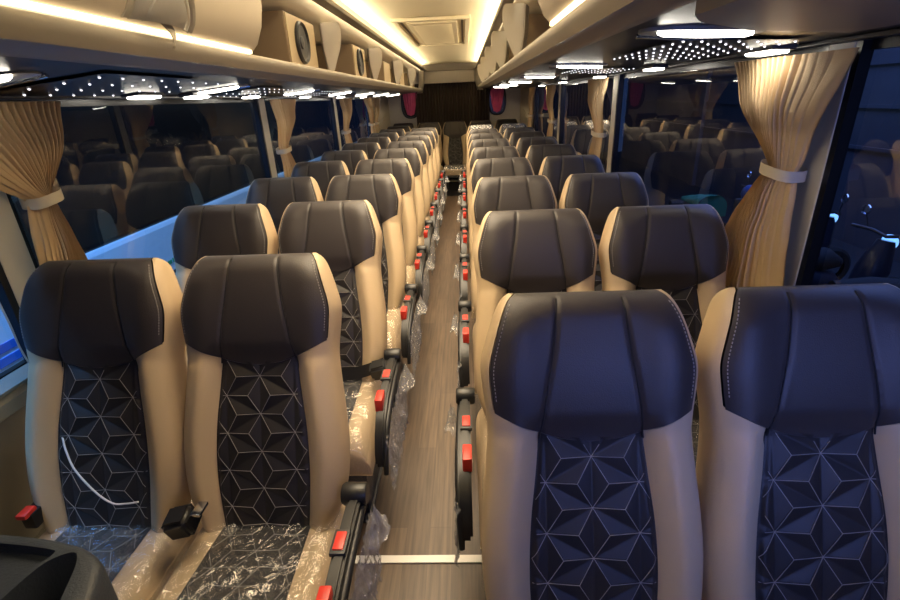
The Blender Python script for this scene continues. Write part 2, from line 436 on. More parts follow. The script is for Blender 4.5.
# shared meshes
def dashes(path_fn, n, r=.0013):
    m = MB()
    for i in range(n):
        a = path_fn((i+.12)/n); b = path_fn((i+.68)/n); m.tube([a, b], r, 4, False)
    return m
HEADS, BOL = None, None
def seat_proto(kind):
    """kind: 'L' aisle seat with arm on +x, 'R' aisle seat with arm on -x, 'WL'/'WR' window seats, 'B' bench seat"""
    r = empty('coach_seat', (0, 0, 0), 'seat', 'seat')
    if 'head' not in SH:
        h = mk_head().build('headrest_cover', M['charcoal'], r); SH['head'] = h.data
        for n, sg in (('seamL', -1), ('seamR', 1)):
            sb = MB(); sb.tube([front(sg*seamu(v), v, .0030) for v in [.012+.286*i/24 for i in range(25)]], .0019, 6, False)
            SH[n] = sb.build('seam', M['seam'], h).data
        for n, sg in (('estL', -1), ('estR', 1)):
            w0 = (math.sin(PD))**.5*.965
            def pf(t):
                v = lerp(.02, .215, t); u = sg*w0*hw(v); _, d = pt(phi_of(u, v), v); return W3(u, d+.0028, v)
            SH[n] = dashes(pf, 26, .0011).build('edge_stitching', M['thread'], h).data
        for n, sg in (('bolL', -1), ('bolR', 1)): SH[n] = mk_bolster(sg).build('side_bolster', M['beige'], r).data
        q = mk_quilt().build('quilted_panel', M['quilt'], r, angle=70); SH['quilt'] = q.data
        s = mk_qstitch(lambda u, v: qpt(u, v, .0006), uq, lambda u: vb(u)+.002, .80).build('quilt_stitching', M['thread'], q); SH['qst'] = s.data
        SH['shell'] = mk_shell().build('back_shell', M['shell'], r).data
        c = mk_cushion().build('seat_cushion', M['beige'], r, weld=True, angle=60); SH['cush'] = c.data
        q = mk_cquilt().build('quilted_insert', M['quilt'], c, angle=70); SH['cq'] = q.data
        s = mk_qstitch(lambda u, v: cq(u, (v-.335)/CL, .0006), lambda v: cuq((v-.335)/CL), lambda u: .34, .335+CL*.97).build('quilt_stitching', M['thread'], c); SH['cqst'] = s.data
        SH['film'] = mk_film(3.3).build('plastic_film', M['film'], r).data
        SH['pan'] = mk_legs().build('seat_pan', M['metal'], r).data
        SH['legL'] = mk_leg(-.15).build('leg', M['metal'], r).data; SH['legR'] = mk_leg(.15).build('leg', M['metal'], r).data
    else:
        def ob(n, k, p): o = bpy.data.objects.new(n, SH[k]); C.objects.link(o); o.parent = p; return o
        h = ob('headrest_cover', 'head', r); [ob('seam', k, h) for k in ('seamL', 'seamR')]; [ob('edge_stitching', k, h) for k in ('estL', 'estR')]
        ob('side_bolster', 'bolL', r); ob('side_bolster', 'bolR', r)
        q = ob('quilted_panel', 'quilt', r); ob('quilt_stitching', 'qst', q); ob('back_shell', 'shell', r)
        c = ob('seat_cushion', 'cush', r); ob('quilted_insert', 'cq', c); ob('quilt_stitching', 'cqst', c)
        ob('plastic_film', 'film', r); ob('seat_pan', 'pan', r); ob('leg', 'legL', r); ob('leg', 'legR', r)
    if kind in 'LR':
        sg = 1 if kind == 'L' else -1
        a = mk_armrest(sg).build('armrest', M['black'], r)
        mk_skirt(sg).build('armrest_edge', M['black'], a)
        mk_bezel(sg, -.455).build('button_bezel', M['shell'], a)
        tag(mk_button(sg, -.455, 0).build('recline_button', M['red'], a), 'red recline button')
        tag(mk_button(sg, -.605, 1).build('recline_button', M['red'], a), 'red side lever')
        tag(mk_hang(sg, 5.1 if sg > 0 else 9.4).build('plastic_wrap', M['film_hang'], r), 'crumpled clear plastic hanging beside the armrest', kind='stuff')
        b = mk_receiver(-sg*.20 if False else sg*.190).build('belt_retractor', M['black'], r) if kind == 'X' else None
    if kind == 'WL':
        b = mk_receiver(.268).build('belt_retractor', M['black'], r); mk_tongue(.318).build('belt_tongue', M['chrome'], b)
        b = mk_buckle(-.182, -.30).build('belt_buckle', M['black'], r); tag(mk_bred(-.182, -.32).build('release_button', M['red'], b), 'red buckle release')
    if kind == 'WR':
        b = mk_receiver(-.225).build('belt_retractor', M['black'], r); mk_tongue(-.165).build('belt_tongue', M['chrome'], b)
    return r
SH = {}
protos = {k: seat_proto(k) for k in ('L', 'R', 'WL', 'WR', 'B')}
used = set()
ORD = ['front', 'second', 'third', 'fourth', 'fifth', 'sixth', 'seventh', 'eighth', 'ninth', 'tenth']
def place(kind, x, y, label, group, z=0):
    o = protos[kind]
    if kind in used: o = copy_tree(o)
    used.add(kind); o.location = (x, y, z); tag(o, label, 'seat', group); return o
XLA, XLW, XRA, XRW = -.580, -1.034, .240, .694
for k in range(9):
    o = place('L', XLA, 1.28+.75*k, f'charcoal and beige seat just left of the aisle, {ORD[k]} from the front', 'seats left of the aisle')
    if k == 1: mk_strap(1).build('seat_belt', M['black'], o); mk_receiver(.215).build('belt_retractor', M['black'], o)
for k in range(10):
    place('WL', XLW, 1.28+.75*k, f'charcoal and beige seat by the left windows, {ORD[k]} from the front', 'seats along the left windows')
for k in range(9):
    o = place('R', XRA, .94+.79*k, f'charcoal and beige seat just right of the aisle, {ORD[k]} from the front', 'seats right of the aisle')
    p = place('WR', XRW, .94+.79*k, f'charcoal and beige seat by the right windows, {ORD[k]} from the front', 'seats along the right windows')
    if k == 8:
        for q in (o, p):
            m = MB(); m.grid(30, 24, lambda a, b: (lambda u, v: (lambda t: (t[0], t[1], t[2]+.006))(front(u, max(v, .004), .010 + .004*noise.noise(Vector((u*30, v*30, 2))))))((a*2-1)*.15, b*.13))
            tag(m.build('headrest_wrap', M['film_hang'], q), 'clear plastic left over the headrest')
            q['label'] = 'beige edged seat by the '+('aisle' if q is o else 'windows')+' on the right, clear plastic over its headrest'
BN = ['by the left wall', 'second from the left wall', 'facing down the aisle', 'second from the right wall', 'by the right wall']
for k in range(5):
    place('B', -.165+.455*(k-2), 9.06, 'dark topped seat of the raised rear row, '+BN[k], 'seats of the rear row', z=-.004)

# ------------------------------------------------------------------ setting
XL, XR = -1.37, 1.03
Y0, Y1 = -.6, 9.42
m = MB(); m.box(XL-.1, XR+.1, Y0, Y1, -.06, 0); struct(m.build('floor', M['wood'], smooth=False))
m = MB(); m.box(-.36, .0, 8.02, 8.44, .001, .006); struct(m.build('trim_1', M['gloss'], smooth=False))
m = MB(); m.box(-.46, .06, 1.195, 1.225, 0, .006, .001); tag(m.build('floor_strip', M['white'], smooth=False), 'white metal threshold strip across the aisle floor', 'strip')

def side(sx, X, zt, zs):
    """wall with three/four windows; sx=-1 left, +1 right; X inner wall face"""
    nm = 'left' if sx < 0 else 'right'
    T = .05*sx
    m = MB(); a, b = sorted((X, X+T))
    m.box(a, b, Y0, Y1, 0, zs)                # below the windows
    m.box(a, b, Y0, Y1, zt+.02, 2.06)         # above
    m.box(a, b, 7.55, Y1, zs, zt+.02)         # rear quarter
    struct(m.build('wall_'+nm, M['wallgrey'], smooth=False))
    pil = [1.43, 3.50, 5.52, 7.50] if sx > 0 else [1.30, 3.42, 5.42, 7.42]
    m = MB()
    for py in pil:
        a, b = sorted((X-.015*sx, X+.010*sx)); m.box(a, b, py, py+.10, zs, zt+.02, .006)
    struct(m.build('trim_2' if sx < 0 else 'trim_3', M['pillar'], smooth=False))
    # quarter panel behind the last pillar in cream with a raised line
    m = MB(); a, b = sorted((X-.012*sx, X)); m.box(a, b, pil[-1]+.1, Y1-.02, .3, 1.62, .004)
    m.tube([(X-.014*sx, pil[-1]+.15, 1.05), (X-.014*sx, pil[-1]+.5, 1.10), (X-.014*sx, 8.9, 1.28)], .008, 6)
    struct(m.build('trim_4' if sx < 0 else 'trim_5', M['cream']))
    edges = [Y0] + pil
    for i in range(4):
        y0 = edges[i] + (.10 if i else 0); y1 = pil[i]
        gx = X+.014*sx
        m = MB(); m.add([(gx, y0, zs), (gx, y1, zs), (gx, y1, zt+.02), (gx, y0, zt+.02)], [(0, 1, 2, 3)])
        w = struct(m.build(f'window_{i+1 + (4 if sx > 0 else 0)}', M['glass'], smooth=False))
        m = MB(); e = .035; a, b = sorted((gx-.003*sx, gx+.02*sx)); c, d = sorted((X-.012*sx, gx+.006*sx))
        m.box(c, d, y0-.002, y0+.012, zs, zt+.02); m.box(c, d, y1-.022, y1+.002, zs, zt+.02); m.box(a, b, y0, y1, zs, zs+.02); m.box(a, b, y0, y1, zt-.02, zt+.02)
        m.build('window_border', M['frame'], w, smooth=False)
    # sill ledge and duct along the wall
    m = MB()
    pr = [(X, zs+.015), (X-.055*sx, zs+.012), (X-.075*sx, zs-.010), (X-.070*sx, zs-.05), (X-.03*sx, zs-.075), (X-.025*sx, .30), (X-.085*sx, .26), (X-.085*sx, .0), (X, 0)]
    m.prism(pr, 'y', Y0, Y1-.03); struct(m.build('trim_6' if sx < 0 else 'trim_7', M['wallgrey'], angle=25))
    m = MB(); m.box(*sorted((X-.0*sx, X-.078*sx)), Y0, Y1-.03, zs+.012, zs+.022, .003); struct(m.build('trim_8' if sx < 0 else 'trim_9', M['sill']))
    return pil
ZTL, ZSL, ZTR, ZSR = 1.545, .775, 1.59, .80
pl_ = side(-1, XL, ZTL, ZSL); pr_ = side(1, XR, ZTR, ZSR)

# rear wall, valance, platform
m = MB(); m.box(XL-.1, XR+.1, Y1, Y1+.05, -.05, 2.1); struct(m.build('wall_rear', M['pillar'], smooth=False))
m = MB(); m.box(-.72, .28, 9.24, 9.415, 1.74, 2.02, .01); struct(m.build('trim_10', M['grey_cream'], smooth=False))
m = MB(); m.box(XL+.09, XR-.09, 8.47, Y1-.001, .001, .19, .006); struct(m.build('trim_11', M['gloss'], smooth=False))
m = MB(); m.box(XL+.09, XR-.09, 8.455, 8.475, .165, .195, .002); struct(m.build('trim_12', M['white'], smooth=False))
def rear_curtain():
    m = MB()
    def f(a, b):
        x = lerp(-.86, .47, a); z = lerp(1.75, .22, b)
        return (x + .006*math.sin(a*150), 9.36 + .022*math.sin(a*2*PI*26 + .4*math.sin(b*3)) + .012*noise.noise(Vector((a*22, b*2, 0))), z)
    m.grid(420, 8, f); o = m.build('rear_curtain', M['brown_curtain'])
    tag(o, 'dark brown pleated curtain closing the rear wall behind the last row', 'curtain')
rear_curtain()
for sx, cx in ((-1, -.965), (1, .60)):
    # small rounded rear corner windows
    pts = []
    for i in range(28):
        t = 2*PI*i/28; r = 1
        x = cx + .15*math.copysign(abs(math.cos(t))**.7, math.cos(t)); z = 1.43 + .24*math.copysign(abs(math.sin(t))**.75, math.sin(t))
        pts.append((x, z))
    m = MB(); m.prism(pts, 'y', 9.405, 9.421)
    fr = MB()
    fr.tube([(p[0], 9.40, p[1]) for p in pts] + [(pts[0][0], 9.40, pts[0][1])], .018, 8)
    w = struct(m.build('window_9' if sx < 0 else 'window_10', M['nightglass'], smooth=False)); fr.build('window_gasket', M['frame'], w)
    c = MB()  # sheet whose colour paints in the pinkish light of the window
    c.grid(24, 10, lambda a, b: (cx + lerp(-.125, .125, a)*(1-.5*b*b), 9.385+.008*math.sin(a*30), lerp(1.66, 1.22+.05*abs(a-.5), b)))
    tag(c.build('pink_light_sheet', M['magenta']), 'magenta light sheet painting pinkish light into the '+('left' if sx < 0 else 'right')+' rounded rear window', 'cloth')

# ceiling
m = MB()
def cyl(a, b): return (lerp(-.70, .255, a), lerp(Y0, 9.30, b), 2.035 + .015*math.sin(a*PI))
m.grid(20, 6, cyl); m.box(-.75, .31, Y0, 9.35, 2.055, 2.075)
struct(m.build('ceiling', M['ceiling']))
def trimline(x0, x1, z0, z1, name):
    m = MB(); m.box(x0, x1, Y0, 9.28, z0, z1, .006); return struct(m.build(name, M['trimbrown'], smooth=False))
trimline(-.700, -.636, 1.945, 1.970, 'trim_13'); trimline(.214, .276, 1.945, 1.970, 'trim_14')
m = MB(); m.box(-.70, .276, 9.20, 9.30, 1.935, 2.07, .006); struct(m.build('trim_15', M['trimbrown'], smooth=False))
# sloping outer ceilings
for sx, x0, x1, X, n in ((-1, -.69, -1.0, XL, 'trim_16'), (1, .245, .62, XR, 'trim_17')):
    m = MB()
    pts = [(x0, 2.03), (x0+sx*.03, 1.985), (x0+sx*.055, 1.935), (x0+sx*.09, 1.905), (x0+sx*.42, 1.898), (X+sx*.03, 1.89), (X+sx*.03, 1.95), (x0, 2.05)]
    m.prism(pts, 'y', Y0, 9.40); struct(m.build(n, M['cream']))
# cove LED strips hidden above the taupe trim
for nm, x in (('left', -.675), ('right', .25)):
    m = MB(); m.box(x-.012, x+.012, -.4, 9.15, 1.970, 1.976); tag(m.build('cove_light', M['cove'], smooth=False), f'warm light strip running above the {nm} taupe ceiling trim', 'light')
for nm, x in (('left', -.7045), ('right', .2805)):
    m = MB(); m.box(x-.004, x+.004, -.4, 9.15, 1.966, 1.973); tag(m.build('valance_light', M['valance'], smooth=False), f'thin warm light strip on the outer side of the {nm} taupe trim', 'light')
# roof vent
vt = empty('roof_vent', (-.225, 4.95, 2.045), 'cream louvred air vent in the middle of the ceiling', 'vent')
m = MB()
for (a, b, c, d) in ((-.29, .29, -.95, -.90), (-.29, .29, .90, .95), (-.29, -.25, -.9, .9), (.25, .29, -.9, .9)): m.box(a, b, c, d, -.022, .0, .004)
m.build('frame', M['ceiling'], vt, smooth=False)
m = MB(); m.box(-.25, .25, -.9, .9, -.008, -.002); m.box(-.19, .19, -.8, .8, -.022, -.008, .005)
for i in range(26): m.box(-.15, .15, -.70+.054*i, -.70+.054*i+.026, -.027, -.021)
m.build('louvre_panel', M['ceiling'], vt, smooth=False)
m = MB(); m.box(-.238, -.222, -.8, .8, -.011, -.006); m.box(.222, .238, -.8, .8, -.011, -.006); m.build('slot', M['trimbrown'], vt, smooth=False)

# luggage racks
def rack(sx, X, xl, zl, xb, zb, zw):
    nm = 'left' if sx < 0 else 'right'
    r = empty('luggage_rack', (xl, 4, zl), f'long cream luggage rack with rounded lip along the {nm} side', 'luggage rack')
    def P(p): return (p[0]-xl, p[1]-zl)
    # shelf with rounded lip
    prof = [(X, zl-.03), (X, zl-.012), (xl+sx*.02, zl-.004), (xl, zl), (xl-sx*.008, zl-.006), (xl-sx*.010, zl-.016), (xl-sx*.004, zl-.030), (xl+sx*.012, zl-.048),
            (lerp(xl, xb, .55), lerp(zl, zb, .72)), (xb-sx*.02, zb+.004), (xb, zb), (xb+sx*.02, zb+.012), (xb+sx*.03, zl-.04)]
    m = MB(); m.prism([P(p) for p in prof], 'y', Y0-4, 5.23); m.build('shelf', M['grey_cream'], r, angle=50)
    # dark underside
    u = [(xb+sx*.004, zb+.004), (X, zw+.004), (X, zw+.02), (xb+sx*.01, zb+.02)]
    m = MB(); m.prism([P(p) for p in u], 'y', Y0-4, 5.23); m.build('underside', M['gloss'], r, smooth=False)
    m = MB(); pp = P((X-sx*.035, zw)); m.box(*sorted((pp[0]-.02, pp[0]+.02)), Y0-4, 4.6, pp[1]-.006, pp[1]+.006, .003); m.build('curtain_rail', M['metal'], r, smooth=False)
    # brackets
    ys = ([3.0, 4.45, 5.95, 7.5] if sx < 0 else [2.70, 3.75, 4.85, 6.0, 7.3])
    for y in ys:
        out = [(xl-sx*.052, 1.905), (xl-sx*.062, 1.87), (xl-sx*.060, 1.83), (xl-sx*.048, 1.775), (xl-sx*.022, 1.715), (xl, zl-.002), (xl+sx*.03, zl-.004), (xl+sx*.040, 1.73), (xl+sx*.048, 1.79), (xl+sx*.05, 1.905)]
        m = MB(); bm = bmesh.new(); f = bm.faces.new([bm.verts.new((p[0]-xl, y-4-.02, p[1]-zl)) for p in out])
        e = bmesh.ops.extrude_face_region(bm, geom=[f])
        for v in e['geom']:
            if isinstance(v, bmesh.types.BMVert): v.co.y += .09; v.co.x += sx*.03
        bmesh.ops.bevel(bm, geom=bm.edges[:], offset=.005, segments=2, affect='EDGES'); m.bm(bm)
        m.build('bracket', M['bracket'], r)
    # rounded closing panel at the rear end
    m = MB(); prof = lambda t: (xl-sx*.062*math.sin(t*PI*.62+.25)*1.0, lerp(zl-.07, 1.965, t))
    m.grid(14, 6, lambda a, b: (prof(a)[0]-xl+sx*.10*b*b, 5.05+.18*b, prof(a)[1]-zl)); m.grid(14, 6, lambda a, b: (prof(a)[0]-xl+sx*.10*b*b+sx*.01, 5.05+.18*b, prof(a)[1]-zl)); m.build('end_panel', M['cream'], r)
    # closed locker front over the foremost bays
    ye = 1.84 if sx < 0 else 1.60
    pr = [(xl+sx*.004, zl+.004), (xl-sx*.022, zl+.03), (xl-sx*.045, zl+.08), (xl-sx*.058, zl+.14), (xl-sx*.058, zl+.19), (xl-sx*.045, zl+.235), (xl-sx*.02, zl+.27), (xl+sx*.012, zl+.27), (xl-sx*.02, zl+.20), (xl-sx*.03, zl+.13), (xl-sx*.01, zl+.06), (xl+sx*.02, zl+.004)]
    m = MB(); m.prism([P(p) for p in pr], 'y', Y0-4, ye-4); m.build('locker_front', M['cream'], r, angle=50)
    m = MB(); m.box(*sorted((-sx*.006, sx*.004)), Y0-4, ye-.02-4, .001, .011); 
    tag(m.build('led_strip', M['led'], r, smooth=False), 'glowing warm light strip along the lip')
    return r
RL = rack(-1, XL, -.72, 1.664, -.855, 1.605, ZTL+.008)
RR = rack(1, XR, .258, 1.676, .370, 1.625, ZTR+.008)

# round vent lamp set in the left locker front
dv = empty('dome_vent', (-.70, 1.275, 1.668), 'half round cream vent dome in the left locker front above the light strip', 'vent')
def lf(z):      # locker face x at height z above the lip
    return -.72 + pl(z, [(0, .0), (.004, .002), (.03, .022), (.08, .045), (.14, .058), (.19, .058)]) + .70
def half(prof, n=40):
    m = MB()
    m.grid(n, len(prof), lambda a, b: (lambda r, h, t: (lf(.014+r*.84*math.sin(t))+h, r*math.cos(t), .014+r*.84*math.sin(t)))(*prof[round(b*(len(prof)-1))], PI*a)); return m
half([(.140, -.006), (.138, .006), (.131, .011), (.122, .009), (.118, .001)]).build('ring', M['grey_cream'], dv)
half([(.118, .001), (.108, .010), (.095, .016), (.086, .018)]).build('outer_shell', M['housing'], dv)
half([(.086, .012), (.08, .020), (.06, .026), (.03, .029), (.001, .030)]).build('dome', M['housing'], dv)
m = MB(); m.grid(8, 8, lambda a, b: (-.705 + .012*math.sin(b*PI) + .004*b, 1.27 + .035*a*(1-b)+.03*b, 1.69 - .058*b + .008*a)); 
m.grid(8, 8, lambda a, b: (-.702 + .012*math.sin(b*PI) + .004*b, 1.27 + .035*a*(1-b)+.03*b, 1.69 - .058*b + .008*a))
tag(m.build('hanging_tab', M['cream']), 'small cream tab hanging from the left rack lip below the vent dome', 'tab')

# boxes in the racks
def duct_box(x0, x1, y0, y1, z0, z1, sx, spk, label):
    r = empty('duct_box', ((x0+x1)/2, y0, z0), label, 'box', 'tan boxes on the '+('left' if sx < 0 else 'right')+' rack')
    cx = (x0+x1)/2
    m = MB(); m.box(x0-cx, x1-cx, 0, y1-y0, 0, z1-z0, .006); m.build('case', M['box'], r, smooth=False)
    xf = (x1 if sx < 0 else x0)-cx
    m = MB(); m.box(*sorted((xf, xf-sx*.006)), .006, y1-y0-.006, .004, z1-z0-.006, .002); m.build('front_board', M['boxlight'], r, smooth=False)
    if spk:
        yc = (y1-y0)*.42; zc = (z1-z0)*.5; R = min((z1-z0)*.42, (y1-y0)*.42)
        m = MB(); m.lathe([(R, .0), (R, .012), (R*.93, .018), (R*.86, .012), (R*.80, .005)], (xf-sx*.005, yc, zc), (-sx, 0, 0), 36); s = m.build('speaker_ring', M['speaker'], r)
        m = MB(); m.lathe([(R*.82, .008), (R*.3, .003), (R*.28, .010), (.0005, .014)], (xf-sx*.005, yc, zc), (-sx, 0, 0), 36); m.build('speaker_cone', M['shell'], s)
zr = 1.664
duct_box(-1.10, -.79, 2.45, 2.90, zr, 1.888, -1, True, 'largest tan box on the left rack, oval black speaker facing the aisle')
duct_box(-1.10, -.79, 3.88, 4.32, zr, 1.885, -1, True, 'tan box with black speaker behind the nearest left rack bracket')
duct_box(-1.10, -.79, 5.30, 5.75, zr, 1.865, -1, False, 'plain tan box on the left rack, third from the front')
duct_box(-1.10, -.79, 6.60, 7.05, zr, 1.865, -1, False, 'plain tan box on the left rack, fourth from the front')
duct_box(-1.10, -.79, 7.95, 8.4, zr, 1.865, -1, False, 'plain tan box on the left rack, fifth from the front')
zr = 1.676
duct_box(.33, .66, 2.90, 3.40, zr, 1.885, 1, False, 'nearest tan box on the right rack behind the first bracket')
duct_box(.33, .66, 3.95, 4.45, zr, 1.875, 1, False, 'tan box on the right rack, second from the front')
duct_box(.33, .66, 5.05, 5.55, zr, 1.875, 1, False, 'tan box on the right rack, third from the front')

# lamps under the racks
def lamp_proto():
    r = empty('reading_lamp', (0, 0, 0), 'lamp', 'lamp')
    def path(n, off=0): return [(.105*(2*i/(n-1)-1), -.022*abs(2*i/(n-1)-1)**1.6 + off, 0) for i in range(n)]
    m = MB(); m.tube([(p[0], p[1], -.004) for p in path(15)], [.005] + [.009]*13 + [.005], 10); tag(m.build('diffuser', M['lamp'], r), 'glowing white bar')
    m = MB(); pts = []
    for i in range(32):
        t = 2*PI*i/32; pts.append((.135*math.copysign(abs(math.cos(t))**.6, math.cos(t)), .012+.062*math.copysign(abs(math.sin(t))**.75, math.sin(t))))
    m.prism(pts, 'z', -.002, .016); m.build('housing', M['housing'], r, angle=50)
    m = MB(); m.tube([(-.13, .055, -.004), (0, .075, -.006), (.13, .055, -.004)], .005, 6); m.build('rim', M['chrome'], r)
    return r
lp = lamp_proto(); first = [True]
def put(proto, flag, loc, rot, label, group):
    o = proto if flag[0] else copy_tree(proto)
    flag[0] = False; o.location = loc; o.rotation_euler = rot; o['label'] = label; o['group'] = group
    return o
def under(sx, x):
    if sx < 0: return lerp(1.605, ZTL+.008, (x+.855)/(XL+.855))
    return lerp(1.625, ZTR+.008, (x-.37)/(XR-.37))
SL = math.atan2(1.605-ZTL-.008, -.855-XL); SRr = -math.atan2(1.625-ZTR-.008, XR-.37)
WAY = ['nearest', 'second', 'third', 'fourth', 'fifth', 'sixth', 'seventh']
for i in range(7):
    put(lp, first, (-1.13, 1.20+1.2*i, under(-1, -1.13)+.002), (0, -SL, 0), f'glowing white lamp bar under the left rack, {WAY[i]} from the front', 'lamps under the left rack')
for i in range(6):
    put(lp, first, (.545, 1.26+1.27*i, under(1, .545)-.002), (0, -SRr, 0), f'glowing white lamp bar under the right rack, {WAY[i]} from the front', 'lamps under the right rack')
def small_glow_box():  # glowing box added at each bright spot along the window line
    r = empty('glow_box', (0, 0, 0), 'lamp', 'lamp')
    m = MB(); m.box(-.025, .025, -.075, .075, -.012, .0, .005); tag(m.build('diffuser', M['lamp'], r, smooth=False), 'small glowing window')
    m = MB(); m.box(-.035, .035, -.09, .09, -.004, .012, .004); m.build('housing', M['shell'], r, smooth=False); return r
sp = small_glow_box(); f2 = [True]
for i in range(6):
    put(sp, f2, (-1.25, [2.02, 2.42, 3.05, 4.1, 5.3, 6.5][i], under(-1, -1.25)-.009), (0, -SL, 0), f'small glowing box near the left windows, {WAY[i]} from the front', 'glowing boxes near the left windows')
for i in range(5):
    put(sp, f2, (.92, [1.66, 2.60, 3.60, 4.9, 6.2][i], under(1, .92)-.009), (0, -SRr, 0), f'small glowing box near the right windows, {WAY[i]} from the front', 'glowing boxes near the right windows')

# perforated grille panels with tiny dots made bright by emission
def grille(sx, x0, x1, y0, y1, nx, ny, label):
    g = empty('perforated_panel', ((x0+x1)/2, y0, 1.6), label, 'panel', 'perforated panels under the '+('left' if sx < 0 else 'right')+' rack')
    cx = (x0+x1)/2
    m = MB(); m.add([(x0-cx, 0, under(sx, x0)-.003-1.6), (x1-cx, 0, under(sx, x1)-.003-1.6), (x1-cx, y1-y0, under(sx, x1)-.003-1.6), (x0-cx, y1-y0, under(sx, x0)-.003-1.6)], [(0, 1, 2, 3)])
    m.build('plate', M['gloss'], g, smooth=False)
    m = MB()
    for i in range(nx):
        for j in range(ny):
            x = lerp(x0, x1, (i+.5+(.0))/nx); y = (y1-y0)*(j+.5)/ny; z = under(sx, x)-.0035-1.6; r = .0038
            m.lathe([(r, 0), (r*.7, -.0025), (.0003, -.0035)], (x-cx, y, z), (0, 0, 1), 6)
    o = m.build('glow_dots', M['dot'], g); tag(o, 'grid of tiny glowing white points', kind='stuff')
grille(-1, -1.34, -.93, 1.36, 2.14, 4, 8, 'perforated dark panel with glowing pinpoints behind the nearest left lamp')
grille(-1, -1.34, -1.0, 2.62, 3.22, 4, 8, 'perforated dark panel with glowing pinpoints behind the second left lamp')
grille(-1, -1.34, -1.0, 3.82, 4.42, 4, 8, 'perforated dark panel with glowing pinpoints behind the third left lamp')
grille(1, .56, .90, 1.42, 2.12, 7, 10, 'perforated dark panel with glowing pinpoints behind the nearest right lamp')
grille(1, .58, .90, 2.72, 3.30, 6, 8, 'perforated dark panel with glowing pinpoints behind the second right lamp')

# front soffit panel at the right, above the camera's right
m = MB()
pp = [(.374, .90), (.42, .985), (.62, 1.19), (.80, 1.27), (1.01, 1.39), (1.01, Y0), (.374, Y0)]
m.prism(pp, 'z', 1.606, 1.626); tag(m.build('soffit_panel', M['grey_cream'], smooth=False), 'grey cream panel under the right rack at the very front', 'panel')

# ------------------------------------------------------------------ curtains
def curtain(sx, X, py, zt, zm, zb, top, tie, bot, seed, label, nple=9):
    """y ranges (near, far) at top, tie and bottom"""
    r = empty('curtain', (X-sx*.05, tie[0], zb), label, 'curtain', 'tied curtains at the '+('left' if sx < 0 else 'right')+' windows')
    ox, oy, oz = r.location
    def f(a, b):
        z = lerp(zt, zb, b); k = (zt-zm)/(zt-zb)
        if b < k:
            t = b/k; e = t**1.35; y0 = lerp(top[0], tie[0], e); y1 = lerp(top[1], tie[1], t**1.1); n = 1-t
            bl = math.sin(min(1, t)*PI)**2*.02
            if t > .85: bl += 0
        else:
            t = (b-k)/(1-k); e = min(1, t*1.0)**.7; y0 = lerp(tie[0], bot[0], e); y1 = lerp(tie[1], bot[1], e); n = t*.8; bl = .015*math.sin(t*PI)
        y = lerp(y0, y1, a)
        am = (.009 + .016*n)*(.07 + .93*sm(.30, .5, a))*(1.0 if b < k else 1.35)
        ph = 2*PI*(nple*1.7)*a**1.5 + seed + .8*noise.noise(Vector((a*3, b*3, seed)))
        dx = am*(1.6*abs(math.sin(ph/2))**.7-.8) + bl + .006*noise.noise(Vector((a*6, b*8, seed+4)))
        dx += .028*math.sin(a*PI)*(1-n)        # gathered roll at the tie
        return (X - sx*(.045 + dx)-ox, y + .004*math.cos(ph)-oy, z-oz)
    m = MB(); m.grid(260, 60, f); m.grid(260, 60, lambda a, b: (lambda p: (p[0]+sx*.004, p[1], p[2]))(f(a, b)))
    m.build('cloth', M['curtain'], r, angle=80)
    k = (zt-zm)/(zt-zb)
    m = MB()
    yc = (tie[0]+tie[1])/2-oy; ry = abs(tie[1]-tie[0])/2+.012
    def g(a, b):
        t = 2*PI*a; return (X-sx*.052-ox + .046*math.copysign(abs(math.cos(t))**.7, math.cos(t)), yc+ry*math.copysign(abs(math.sin(t))**.7, math.sin(t)), zm-oz+.016-.032*b + .01*math.sin(t)) 
    m.grid(32, 4, g, cu=True); m.build('tie_band', M['tie'], r)
    return r
curtain(1, XR-.01, 1.43, 1.575, 1.255, .815, (1.36, 1.93), (1.475, 1.60), (1.39, 1.86), 0, 'large gold beige curtain tied beside the nearest right pillar', 10)
curtain(1, XR, 3.5, 1.585, 1.22, .815, (3.62, 4.15), (3.66, 3.82), (3.62, 4.0), 1.3, 'gold beige curtain tied at the second right pillar', 8)
curtain(1, XR, 5.52, 1.585, 1.22, .815, (5.64, 6.2), (5.68, 5.84), (5.64, 6.0), 2.1, 'gold beige curtain tied at the third right pillar', 8)
curtain(1, XR, 7.5, 1.585, 1.22, .815, (7.2, 7.72), (7.50, 7.64), (7.35, 7.7), 2.9, 'gold beige curtain at the rearmost right pillar', 8)
curtain(-1, XL+.01, 1.3, 1.54, 1.265, .79, (1.06, 1.65), (1.42, 1.50), (1.31, 1.55), 3.3, 'large gold beige curtain tied beside the nearest left pillar', 10)
curtain(-1, XL, 3.42, 1.54, 1.20, .79, (3.54, 4.05), (3.57, 3.70), (3.54, 3.92), 4.2, 'gold beige curtain tied at the second left pillar', 8)
curtain(-1, XL, 5.42, 1.54, 1.20, .79, (5.54, 6.1), (5.58, 5.74), (5.54, 5.95), 5.2, 'gold beige curtain tied at the third left pillar', 8)
curtain(-1, XL, 7.42, 1.54, 1.20, .79, (6.9, 7.40), (7.24, 7.38), (7.05, 7.42), 6.2, 'gold beige curtain just ahead of the rearmost left pillar', 8)
curtain(-1, XL, 7.42, 1.54, 1.20, .79, (7.56, 8.1), (7.58, 7.72), (7.56, 8.0), 7.2, 'gold beige curtain just behind the rearmost left pillar', 8)

